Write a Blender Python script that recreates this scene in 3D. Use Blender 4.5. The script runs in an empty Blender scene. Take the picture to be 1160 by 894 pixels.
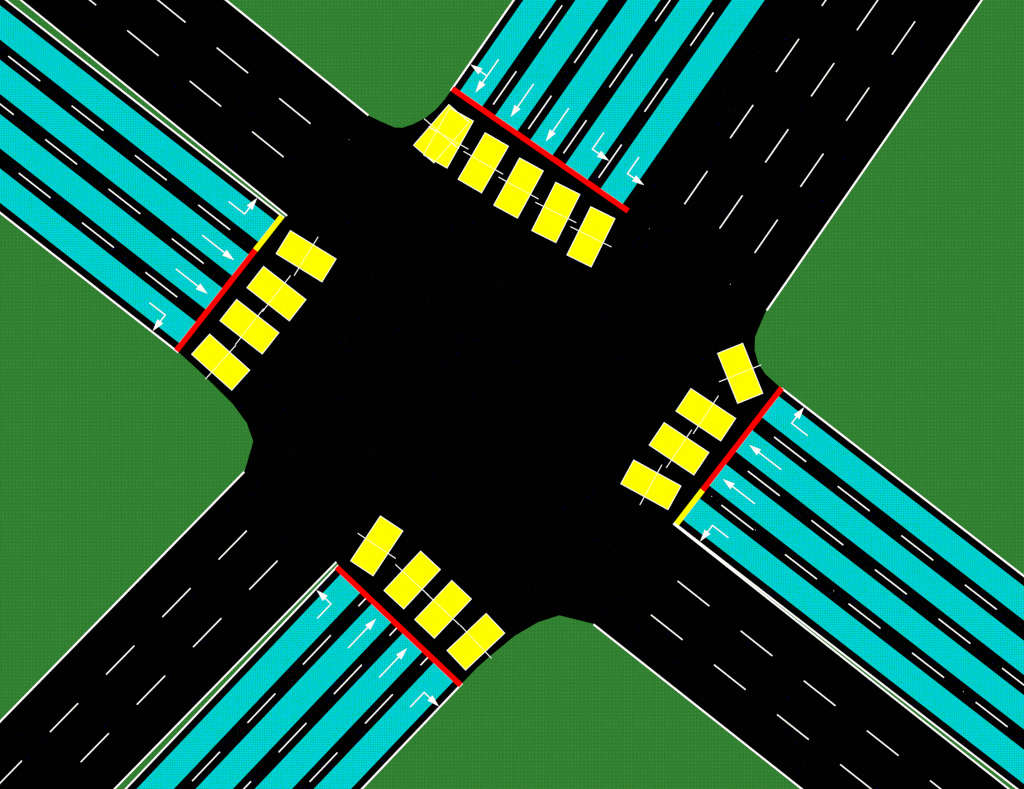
import bpy, bmesh, math
from mathutils import Vector

# ---------------------------------------------------------------- plan scale
# The survey plan is written in plan units (15.18 units to the metre), y down;
# P() turns a plan point into metres on the ground, centred on the junction.
S = 15.18
W, H = 1160.0, 894.0
def P(p): return Vector(((p[0] - W / 2) / S, (H / 2 - p[1]) / S))
def V(p): return Vector((p[0], p[1]))

scene = bpy.context.scene
col = scene.collection

# ---------------------------------------------------------------- light
LIGHT = (1.195, 1.195, 1.195)     # light that a white, level surface sends back
def lin(c):
    c = c / 255.0
    return c / 12.92 if c <= 0.04045 else ((c + 0.055) / 1.055) ** 2.4
def base(r, g, b):
    return tuple(min(0.88, lin(v) / LIGHT[i]) for i, v in enumerate((r, g, b))) + (1.0,)

# ---------------------------------------------------------------- materials
def new_mat(name, rough=0.95):
    m = bpy.data.materials.new(name); m.use_nodes = True
    nt = m.node_tree; b = nt.nodes['Principled BSDF']
    b.inputs['Roughness'].default_value = rough
    b.inputs['Specular IOR Level'].default_value = 0.0
    return m, nt, b

class NT:
    """small helper to write node trees briefly"""
    def __init__(s, nt): s.nt = nt
    def math(s, op, a, b=None, c=None):
        n = s.nt.nodes.new('ShaderNodeMath'); n.operation = op
        for i, v in enumerate((a, b, c)):
            if v is None: continue
            if isinstance(v, (int, float)): n.inputs[i].default_value = v
            else: s.nt.links.new(v, n.inputs[i])
        return n.outputs[0]
    def mix(s, f, a, b):
        n = s.nt.nodes.new('ShaderNodeMix'); n.data_type = 'RGBA'; n.clamp_factor = True
        for sock, v in ((n.inputs[0], f), (n.inputs[6], a), (n.inputs[7], b)):
            if isinstance(v, (int, float, tuple)): sock.default_value = v
            else: s.nt.links.new(v, sock)
        return n.outputs[2]
    def cells(s):
        """integer weave cell (1/15.18 m) of the ground point"""
        g = s.nt.nodes.new('ShaderNodeNewGeometry')
        sp = s.nt.nodes.new('ShaderNodeSeparateXYZ'); s.nt.links.new(g.outputs['Position'], sp.inputs[0])
        x = s.math('FLOOR', s.math('MULTIPLY_ADD', sp.outputs[0], S, W / 2))
        y = s.math('FLOOR', s.math('MULTIPLY_ADD', sp.outputs[1], -S, H / 2))
        return x, y
    def rnd(s, x, y):
        c = s.nt.nodes.new('ShaderNodeCombineXYZ')
        s.nt.links.new(x, c.inputs[0]); s.nt.links.new(y, c.inputs[1])
        n = s.nt.nodes.new('ShaderNodeTexWhiteNoise'); n.noise_dimensions = '2D'
        s.nt.links.new(c.outputs[0], n.inputs[0]); return n.outputs[0]

def paint(name, rgb, flecks=None, rate=0.012):
    m, nt, b = new_mat(name)
    T = NT(nt); x, y = T.cells(); r = T.rnd(x, y)
    c = base(*rgb)
    f = T.math('LESS_THAN', r, rate if flecks else 0.0)
    out = T.mix(f, c, base(*(flecks or rgb)))
    nt.links.new(out, b.inputs['Base Color'])
    return m

def turf_mat():
    m, nt, b = new_mat('turf_green')
    T = NT(nt); x, y = T.cells()
    par = T.math('MODULO', T.math('ABSOLUTE', T.math('ADD', x, y)), 2.0)
    x4 = T.math('FLOORED_MODULO', x, 4.0); y4 = T.math('FLOORED_MODULO', y, 4.0)
    spot = T.math('MULTIPLY', T.math('COMPARE', x4, 3.0, .1), T.math('COMPARE', y4, 0.0, .1))
    teal = T.mix(spot, base(42, 112, 62), base(70, 146, 72))
    leaf = T.mix(T.math('FLOORED_MODULO', y, 2.0), base(44, 142, 30), base(62, 140, 30))
    out = T.mix(par, leaf, teal)
    nt.links.new(out, b.inputs['Base Color'])
    return m

def cyan_mat():
    m, nt, b = new_mat('cyan_lane_coat')
    T = NT(nt); x, y = T.cells()
    px = T.math('FLOORED_MODULO', x, 2.0); py = T.math('FLOORED_MODULO', y, 2.0)
    r = T.rnd(x, y)
    both = T.math('MULTIPLY', px, py)
    one = T.math('SUBTRACT', T.math('MAXIMUM', px, py), both)
    dark = T.mix(T.math('LESS_THAN', r, 0.35), base(0, 176, 255), base(0, 172, 172))
    out = T.mix(one, base(0, 218, 252), base(0, 216, 160))
    out = T.mix(both, out, dark)
    nt.links.new(out, b.inputs['Base Color'])
    return m

def asphalt_mat(name, rate):
    """black asphalt with a few coloured chippings"""
    m, nt, b = new_mat(name)
    T = NT(nt); x, y = T.cells(); r = T.rnd(x, y)
    blk = (0.0004, 0.0004, 0.0004, 1)
    out = T.mix(T.math('LESS_THAN', r, rate), blk, base(44, 0, 2))
    out = T.mix(T.math('LESS_THAN', r, rate * .68), out, base(0, 38, 0))
    out = T.mix(T.math('LESS_THAN', r, rate * .36), out, base(2, 0, 92))
    nt.links.new(out, b.inputs['Base Color'])
    return m

M = dict(turf=turf_mat(), cyan=cyan_mat(),
         asphalt=asphalt_mat('black_asphalt', 0.0006),
         asphalt_in=asphalt_mat('black_asphalt_with_chippings', 0.022),
         white=paint('white_line_paint', (255, 255, 255), (255, 255, 200), 0.05),
         cream=paint('worn_cream_paint', (255, 255, 165), (255, 255, 220), 0.4),
         yellow=paint('yellow_paint', (255, 255, 0), (255, 226, 20), 0.008),
         red=paint('red_paint', (255, 0, 0), (236, 0, 12), 0.02))

# ---------------------------------------------------------------- geometry
def sheet(name, polys, z, m, parent=None, origin=None, m2=None, second=()):
    """flat painted sheet(s): polys are lists of ground points in metres"""
    o2 = origin if origin is not None else Vector((0, 0))
    bm = bmesh.new()
    for k, poly in enumerate(polys):
        vs = [bm.verts.new((p[0] - o2[0], p[1] - o2[1], 0)) for p in poly]
        f = bm.faces.new(vs)
        f.normal_update()
        if f.normal.z < 0: f.normal_flip()
        if k in second: f.material_index = 1
    bmesh.ops.triangulate(bm, faces=[f for f in bm.faces if len(f.verts) > 4])
    me = bpy.data.meshes.new(name); bm.to_mesh(me); bm.free()
    me.materials.append(m)
    if m2: me.materials.append(m2)
    o = bpy.data.objects.new(name, me); col.objects.link(o)
    o.location = (o2[0], o2[1], z)
    if parent: o.parent = parent
    return o

def tag(o, label, cat, group=None):
    o['label'] = label; o['category'] = cat
    if group: o['group'] = group
    return o
def struct(name, polys, z, m):
    o = sheet(name, polys, z, m); o['kind'] = 'structure'; return o

def strip(a, b, w):
    """rectangle of width w (plan units) round the plan segment a-b"""
    a, b = V(a), V(b); d = (b - a).normalized(); n = Vector((-d.y, d.x)) * (w / 2)
    return [P(a + n), P(b + n), P(b - n), P(a - n)]

Z_ROAD, Z_JUNC, Z_COAT, Z_LINE, Z_BAR, Z_ARROW = .004, .008, .012, .016, .020, .024
REACH = 2400.0            # roads run on for about 150 m

class Way:
    """a carriageway: o = plan point on its end at the junction, u = outward,
    v = across (from o), n lanes of 48.5 units"""
    def __init__(s, o, u, v, n, lane):
        s.o = V(o); s.u = V(u).normalized(); s.v = V(v).normalized(); s.n = n; s.lane = lane
    def at(s, lat, d): return s.o + s.v * lat + s.u * d

NW_IN  = Way((321.9, 246.8), (-.7873, -.6166), (-.6175, .7866), 4, 48.5)
NW_OUT = Way((325.5, 244.0), (-.7770, -.6294), (.6294, -.7770), 3, 48.6)
N_IN   = Way((510.5, 103.0), (.5710, -.8210), (.8210, .5710), 5, 48.45)
N_OUT  = Way((709.4, 241.6), (.5695, -.8220), (.8220, .5695), 4, 48.4)
E_IN   = Way((763.4, 592.3), (.7904, .6126), (.6126, -.7904), 4, 48.8)
E_OUT  = Way((763.2, 592.6), (.7845, .6201), (-.6201, .7845), 3, 48.8)
S_IN   = Way((383.3, 640.3), (-.6890, .7247), (.7247, .6890), 4, 48.5)
S_OUT  = Way((381.0, 636.8), (-.6990, .7151), (-.7151, -.6990), 3, 48.7)

ARMS = {'upper left': (NW_IN, NW_OUT), 'upper right': (N_IN, N_OUT),
        'lower right': (E_IN, E_OUT), 'lower left': (S_IN, S_OUT)}

# ---------------------------------------------------------------- the setting
struct('ground', [[(-1500, -1500), (1500, -1500), (1500, 1500), (-1500, 1500)]], 0.0, M['turf'])
for arm, (wi, wo) in ARMS.items():
    for wy, m in ((wi, M['asphalt_in']), (wo, M['asphalt'])):
        L = wy.n * wy.lane
        l0 = -2 if wy is N_OUT else 0           # laps under its neighbour, no median here
        d = -1.0 if wy is NW_IN else -2
        struct('road', [[P(wy.at(l0, d)), P(wy.at(L, d)), P(wy.at(L, REACH)), P(wy.at(l0, REACH))]],
               Z_ROAD + (0 if wy is wi else .002), m)
outline = [(417, 130.6), (430, 137), (447, 144.4), (456, 144.6), (468, 140.6), (482, 133.4), (494, 123.6), (503, 113.5),
           (510.5, 103.0), (709.4, 241.3), (868.7, 350.4), (862, 366), (855.4, 381.7), (855, 397), (859, 411.7),
           (867.4, 424), (882.8, 438), (763.2, 592.3), (670.8, 706.6), (633.5, 697.3), (609.3, 705.2),
           (583.4, 720.3), (556.5, 742.4), (540, 757), (523.8, 774.0), (383.3, 640.3), (381, 636.8), (276.9, 534.1),
           (286.8, 500), (279.4, 479.3), (263.4, 457.6), (241.7, 435.9), (222, 417.2), (202.2, 399.2),
           (322.0, 246.6), (325.5, 244)]
struct('junction', [[P(p) for p in outline]], Z_JUNC, M['asphalt'])

# ---------------------------------------------------------------- edge lines
EW = 2.15
def edge(wy, lat, label, far=900, d0=0, w=None, z=Z_LINE):
    tag(sheet('edge_line', [strip(wy.at(lat, d0), wy.at(lat, far), w or EW)], z, M['white'],
              origin=P(wy.at(lat, d0))), label, 'road line', 'solid white lines along the road edges')
edge(NW_IN, NW_IN.n * NW_IN.lane, 'solid white line along the lower left verge of the upper left road')
edge(NW_IN, 0, 'solid white line between the grass sliver and the cyan strips, upper left road', w=1.95)
edge(NW_OUT, -0.6, 'solid white line between the grass sliver and the plain black lanes, upper left road', w=1.95, z=Z_LINE + .002)
edge(NW_OUT, 3 * 48.6, 'solid white line along the far verge of the plain lanes, upper left road')
edge(N_IN, 0, 'solid white line beside the leftmost cyan strip of the upper right road')
edge(N_OUT, 4 * 48.4, 'solid white line along the right hand verge of the upper right road')
edge(E_IN, 4 * 48.8, 'solid white line along the upper verge of the lower right road', d0=3)
edge(E_IN, 0, 'solid white median line nearest the cyan strips on the lower right road', w=1.95)
edge(E_OUT, .8, 'solid white median line nearest the plain black lanes on the lower right road', w=1.95, z=Z_LINE + .002)
edge(E_OUT, 3 * 48.8, 'solid white line along the lower verge of the lower right road')
edge(S_IN, 0, 'solid white median line nearest the cyan strips on the lower left road', w=1.95)
edge(S_OUT, 0, 'solid white median line nearest the plain black lanes on the lower left road', w=1.95, z=Z_LINE + .002)
edge(S_OUT, 3 * 48.7, 'solid white line along the left verge of the lower left road')
edge(S_IN, 4 * 48.5, 'solid white line along the right verge of the lower left road')

# ---------------------------------------------------------------- cyan strips
LANES = {
 'upper left': ['cyan strip with left turn arrow, beside the grass sliver of the upper left road',
                'cyan strip with straight arrow, second from the grass sliver, upper left road',
                'cyan strip with straight arrow, third from the grass sliver, upper left road',
                'cyan strip nearest the lower verge of the upper left road'],
 'upper right': ['leftmost cyan strip of the upper right road, with the forked arrow',
                 'second cyan strip from the left on the upper right road',
                 'middle cyan strip of the five on the upper right road',
                 'fourth cyan strip from the left on the upper right road',
                 'rightmost cyan strip of the upper right road, beside the plain black lanes'],
 'lower right': ['lowest cyan strip of the lower right road, ending at the yellow bar',
                 'second cyan strip from the median on the lower right road',
                 'third cyan strip from the median on the lower right road',
                 'topmost cyan strip of the lower right road, beside the grass verge'],
 'lower left': ['leftmost cyan strip of the lower left road, beside the median lines',
                'second cyan strip from the median on the lower left road',
                'third cyan strip from the median on the lower left road',
                'rightmost cyan strip of the lower left road, beside the grass verge']}
CW = 30.4
for arm, labels in LANES.items():
    wy = ARMS[arm][0]
    for k, lb in enumerate(labels):
        c = (k + .5) * wy.lane
        o = sheet('cyan_lane_strip', [strip(wy.at(c, 6.0), wy.at(c, 1300), CW)], Z_COAT, M['cyan'],
                  origin=P(wy.at(c, 6.0)))
        tag(o, lb, 'lane strip', 'cyan strips along the lanes of the %s road' % arm)

# ---------------------------------------------------------------- stop bars
def bar(wy, l0, l1, m, label, d=(0, 6.2)):
    a, b = (d[0] + d[1]) / 2, d[1] - d[0]
    tag(sheet('stop_bar', [strip(wy.at(l0, a), wy.at(l1, a), b)], Z_BAR, m, origin=P(wy.at((l0 + l1) / 2, a))),
        label, 'stop bar', 'coloured bars across the cyan lanes at the junction')
bar(NW_IN, 0, 48.7, M['yellow'], 'short yellow bar across the top lane end of the upper left road')
bar(NW_IN, 48.7, 194.0, M['red'], 'red bar across three cyan lane ends of the upper left road')
bar(N_IN, 0, 242.6, M['red'], 'long red bar across all five cyan lane ends of the upper right road')
bar(E_IN, 0.6, 48.8, M['yellow'], 'short yellow bar across the lowest lane end of the lower right road')
bar(E_IN, 48.8, 195.6, M['red'], 'red bar across three cyan lane ends of the lower right road')
bar(S_IN, 0, 194.4, M['red'], 'red bar across all four cyan lane ends of the lower left road')

# ---------------------------------------------------------------- lane dashes
ORD = ['first', 'second', 'third', 'fourth', 'fifth', 'sixth', 'seventh', 'eighth', 'ninth', 'tenth']
DW, DL, PER = 1.35, 45.5, 91.1
def in_frame(a, b):
    for t in range(11):
        p = a + (b - a) * (t / 10)
        if -1 < p.x < W + 1 and -1 < p.y < H + 1: return True
    return False
def dashes(wy, arm, side, start, names, head=None):
    for i, nm in enumerate(names):
        lat = (i + 1) * wy.lane
        spans = [(6.2, head)] if head else []
        spans += [(start + PER * k, start + PER * k + DL) for k in range(14)]
        k = 0
        for d0, d1 in spans:
            a, b = wy.at(lat, d0), wy.at(lat, d1)
            if not in_frame(a, b): continue
            o = sheet('lane_dash', [strip(a, b, DW)], Z_LINE, M['white'], origin=P((a + b) / 2))
            if head and k == 0:
                lb = 'short white dash touching red bar, %s, %s road' % (nm, arm)
            else:
                lb = '%s white dash from the junction, %s, %s road' % (ORD[k], nm, arm)
            tag(o, lb, 'lane dash', 'white dashes on the %s of the %s road' % (side, arm)); k += 1
CY, PL = 'cyan lanes', 'plain lanes'
dashes(NW_IN, 'upper left', CY, 39.9, ['between cyan strips by the median', 'middle cyan lane line', 'between cyan strips by the verge'])
dashes(NW_OUT, 'upper left', PL, 45.0, ['plain lanes\' line nearer the median', 'plain lanes\' line nearer the verge'])
dashes(N_IN, 'upper right', CY, 15.0, ['between leftmost two cyan strips', 'between second and third cyan strips', 'between third and fourth cyan strips', 'between rightmost two cyan strips'])
dashes(N_OUT, 'upper right', PL, 46.0, ['plain line nearer the cyan strips', 'middle plain lane line', 'plain lanes\' line nearer the verge'])
dashes(E_IN, 'lower right', CY, 30.4, ['between cyan strips by the median', 'middle cyan lane line', 'between cyan strips by the verge'])
dashes(E_OUT, 'lower right', PL, 44.3, ['plain lanes\' line nearer the median', 'plain lanes\' line nearer the verge'])
dashes(S_IN, 'lower left', CY, 63.6, ['between cyan strips by the median', 'middle cyan lane line', 'between cyan strips by the verge'], head=17.9)
dashes(S_OUT, 'lower left', PL, 45.6, ['plain lanes\' line nearer the median', 'plain lanes\' line nearer the verge'])

# ---------------------------------------------------------------- arrows
def arrow_polys(wy, c, tail, turn, sgn, fork):
    """plan polygons for one arrow; sgn: which side (across) a turn points to"""
    tip, SW, HL, HW = tail - 45.6, 1.3, 13.6, 8.0
    out = []
    def head(a, b):
        a, b = V(a), V(b); d = (b - a).normalized(); n = Vector((-d.y, d.x)) * HW / 2
        q = b - d * HL
        out.append([P(q + n), P(b), P(q - n)]); return q
    mid = tail - 22.8
    if not turn or fork:
        q = head(wy.at(c, tail), wy.at(c, tip)); out.append(strip(wy.at(c, tail), q, SW))
    else:
        out.append(strip(wy.at(c, tail), wy.at(c, mid - SW / 2), SW))
    if turn:
        t = wy.at(c + sgn * 22.8, mid); s = wy.at(c + sgn * SW / 2, mid)
        q = head(s, t); out.append(strip(s, q, SW))
    return out
def arrow(wy, lane, tail, label, sgn=0, fork=False):
    c = (lane + .5) * wy.lane
    tag(sheet('lane_arrow', arrow_polys(wy, c, tail, sgn != 0, sgn, fork), Z_ARROW, M['white'],
              origin=P(wy.at(c, tail - 22.8))), label, 'road arrow', 'white arrows painted in the cyan lanes')
arrow(NW_IN, 0, 60.7, 'thin white bent arrow pointing up, before the short yellow bar, upper left road', -1)
arrow(NW_IN, 1, 60.7, 'white straight arrow in the second cyan strip from the median, upper left road')
arrow(NW_IN, 2, 60.7, 'white straight arrow in the third cyan strip from the median, upper left road')
arrow(NW_IN, 3, 60.7, 'white bent arrow pointing down to the verge, upper left road', 1)
arrow(N_IN, 0, 60.2, 'forked white arrow with two heads in the leftmost cyan strip, upper right road', -1, True)
arrow(N_IN, 1, 60.2, 'white straight arrow in the second cyan strip of the upper right road')
arrow(N_IN, 2, 60.2, 'white straight arrow in the middle cyan strip of the upper right road')
arrow(N_IN, 3, 60.2, 'white bent arrow in the fourth cyan strip of the upper right road', 1)
arrow(N_IN, 4, 60.2, 'white bent arrow in the rightmost cyan strip of the upper right road', 1)
arrow(E_IN, 0, 59.2, 'white bent arrow pointing down, before the short yellow bar, lower right road', -1)
arrow(E_IN, 1, 59.2, 'white straight arrow in the second cyan strip from the median, lower right road')
arrow(E_IN, 2, 59.2, 'white straight arrow in the third cyan strip from the median, lower right road')
arrow(E_IN, 3, 59.2, 'white bent arrow pointing up to the grass verge, lower right road', 1)
arrow(S_IN, 0, 60.3, 'white bent arrow pointing left to the median, lower left road', -1)
arrow(S_IN, 1, 60.3, 'white straight arrow in the second cyan strip from the median, lower left road')
arrow(S_IN, 2, 60.3, 'white straight arrow in the third cyan strip from the median, lower left road')
arrow(S_IN, 3, 60.3, 'white bent arrow pointing right to the grass verge, lower left road', 1)

# ---------------------------------------------------------------- yellow pads
PL_, PW_, CR_ = 61.0, 30.6, 51.6          # length, width, cross line length
OL = .75
def q(x0, y0, x1, y1): return [(x0 / S, y0 / S), (x1 / S, y0 / S), (x1 / S, y1 / S), (x0 / S, y1 / S)]
def make_pad(thin=0):
    root = bpy.data.objects.new('yellow_pad', None); col.objects.link(root)
    root.empty_display_size = .3
    a, b = PL_ / 2, PW_ / 2
    sheet('panel', [q(-a, -b, a, b)], 0, M['yellow'], root)
    e = OL / 2
    h1, h2 = (.3 if thin == 1 else e), (.3 if thin == -1 else e)   # line half widths of the long sides
    sheet('border', [q(-a - e, b - h1, a + e, b + h1), q(-a - e, -b - h2, a + e, -b + h2),
                     q(-a - e, -b + h2, -a + e, b - h1), q(a - e, -b + h2, a + e, b - h1)], .008, M['white'], root,
          m2=M['cream'], second={1: (0,), -1: (1,)}.get(thin, ()))
    c = CR_ / 2
    sheet('cross_line', [q(-.3, -b + e, .3, b - e), q(-.42, b + e, .42, c), q(-.42, -c, .42, -b - e)], .008, M['white'], root,
          m2=M['cream'], second=(0,))
    return root
def copy_pad(src):
    r = src.copy(); col.objects.link(r)
    for ch in src.children:
        c = ch.copy(); col.objects.link(c); c.parent = r
    return r
PADS = [
 ([(328.6, 261), (381, 293.1), (364.9, 320), (312.7, 287.5)], 'yellow pad with white cross line in front of the short yellow bar, upper left road'),
 ([(298.6, 302), (346.8, 339.2), (327.2, 363.5), (280, 326.2)], 'yellow pad second from the top of the slanting row before the upper left road'),
 ([(268.2, 339.2), (315.8, 376.9), (297.2, 401.1), (249, 363.5)], 'yellow pad third from the top of the slanting row before the upper left road'),
 ([(237.8, 379.2), (282.7, 419.3), (262.2, 441.7), (217.3, 401.3)], 'lowest yellow pad of the upper left row, against the grass corner'),
 ([(508.3, 118.3), (468.2, 164.5), (491.7, 184.9), (531.8, 138.7)], 'more tilted of the two overlapping yellow pads, on the side nearer the grass corner'),
 ([(509.4, 122.1), (479.5, 175.5), (506.6, 190.7), (536.5, 137.3)], 'steeper of the two overlapping yellow pads, on the side nearer the next pad'),
 ([(549.7, 150.4), (519, 203.4), (545.3, 218.6), (576, 165.6)], 'yellow pad just right of the overlapping pair, before the long red bar'),
 ([(589, 179), (560, 232.4), (585.7, 246.9), (614.8, 194.1)], 'second yellow pad to the right of the overlapping pair, before the long red bar'),
 ([(629.7, 206.6), (602.4, 261.4), (629.7, 274.8), (656.8, 220.4)], 'yellow pad before the long red bar, second from the right end of its row'),
 ([(669.2, 234.5), (642.3, 288.7), (669.7, 302.4), (696.6, 247.9)], 'rightmost yellow pad before the long red bar of the upper right road'),
 ([(841.4, 389.4), (863.7, 445.5), (835.8, 456.8), (813, 400.4)], 'yellow pad standing turned apart from its row, beside the right grass corner'),
 ([(782.5, 440.3), (833.2, 473.9), (816.6, 499.7), (765.9, 465.8)], 'yellow pad just below the turned pad, before the lower right road'),
 ([(752.7, 479), (802.8, 512.8), (786.2, 538), (735.1, 504.1)], 'yellow pad second from the bottom of its row before the lower right road'),
 ([(718.3, 521.5), (770.7, 550.4), (757.2, 577.5), (703, 547.9)], 'lowest yellow pad of its row, beside the short yellow bar, lower right road'),
 ([(431, 584.9), (397.3, 635.2), (422.8, 652.1), (455.9, 601.7)], 'uppermost yellow pad of the row before the lower left road'),
 ([(476.6, 624.2), (435.2, 669.3), (457.1, 689.6), (498.7, 645.5)], 'yellow pad second from the upper left of the row before the lower left road'),
 ([(511.7, 657.9), (469.9, 701.8), (492.1, 723.1), (533.9, 678.6)], 'yellow pad third from the upper left of the row before the lower left road'),
 ([(550.6, 695.2), (506.1, 737.2), (527.8, 758.7), (571.7, 717.3)], 'lowest yellow pad before the lower left road, against the bottom grass corner'),
]
proto = make_pad()
for k, (cs, lb) in enumerate(PADS):
    r = proto if k == 0 else make_pad(1) if k == 4 else make_pad(-1) if k == 5 else copy_pad(proto)
    p = [P(c) for c in cs]
    cen = (p[0] + p[1] + p[2] + p[3]) / 4
    d = (p[1] - p[0]) + (p[2] - p[3])
    r.location = (cen.x, cen.y, .013)
    r.rotation_euler = (0, 0, math.atan2(d.y, d.x))
    if k % 2 and k != 5: r.location.z += .0015
    if k == 5: r.location.z = .0175          # laid over its neighbour, under that one's lines
    tag(r, lb, 'yellow pad', 'yellow pads with white outlines around the junction')

# ---------------------------------------------------------------- tiny white flecks
for x, y, lb in ((806.3, 562.4, 'tiny white paint fleck just behind the red bar end, lower right road'),
                 (855.6, 600.6, 'tiny white paint fleck at the tip of a dash, lower right road'),
                 (944.5, 669.4, 'tiny white paint fleck between two lane dashes, lower right road'),
                 (1091.4, 783.5, 'tiny white paint fleck farthest out on the lower right road'),
                 (827.3, 322.2, 'tiny white paint fleck on bare asphalt at the upper right road mouth'),
                 (735.5, 259.3, 'tiny white paint fleck on the asphalt right of the long red bar end'),
                 (395.4, 158.4, 'tiny white paint fleck on bare asphalt at the upper left road mouth')):
    sz = .42 if x > 740 else .3
    pts = [(math.cos(t * math.pi / 3) * sz / S, math.sin(t * math.pi / 3) * sz / S) for t in range(6)]
    c = P((x, y))
    o = sheet('paint_fleck', [[(c.x + a, c.y + b) for a, b in pts]], Z_ARROW, M['white'], origin=c)
    tag(o, lb, 'paint fleck', 'tiny white flecks on the asphalt')

# ---------------------------------------------------------------- camera
cd = bpy.data.cameras.new('camera'); cam = bpy.data.objects.new('camera', cd); col.objects.link(cam)
cd.type = 'ORTHO'; cd.ortho_scale = W / S
cd.clip_start = 1; cd.clip_end = 5000
cam.location = (0, 0, 120); cam.rotation_euler = (0, 0, 0)
scene.camera = cam

# ---------------------------------------------------------------- daylight
EL, AZ = 78.0, 200.0
w = bpy.data.worlds.new('World'); scene.world = w; w.use_nodes = True
nt = w.node_tree; bg = nt.nodes['Background']
sky = nt.nodes.new('ShaderNodeTexSky'); sky.sky_type = 'NISHITA'; sky.sun_disc = False
sky.sun_elevation = math.radians(EL); sky.sun_rotation = math.radians(AZ)
nt.links.new(sky.outputs[0], bg.inputs[0]); bg.inputs[1].default_value = 0.05
sl = bpy.data.lights.new('sun', 'SUN'); so = bpy.data.objects.new('sun', sl); col.objects.link(so)
sl.energy = 3.4; sl.angle = math.radians(0.5); sl.color = (1.0, 0.97, 0.90)
az = math.radians(AZ)
dirv = Vector((math.sin(az) * math.cos(math.radians(EL)), math.cos(az) * math.cos(math.radians(EL)), math.sin(math.radians(EL))))
so.rotation_euler = dirv.to_track_quat('Z', 'Y').to_euler()
so.location = dirv * 60

scene.view_settings.view_transform = 'Standard'
scene.view_settings.look = 'None'
scene.view_settings.exposure = 0
try:
    scene.cycles.pixel_filter_type = 'BLACKMAN_HARRIS'
    scene.cycles.filter_width = 1.15
    scene.cycles.use_denoising = False
except Exception:
    pass
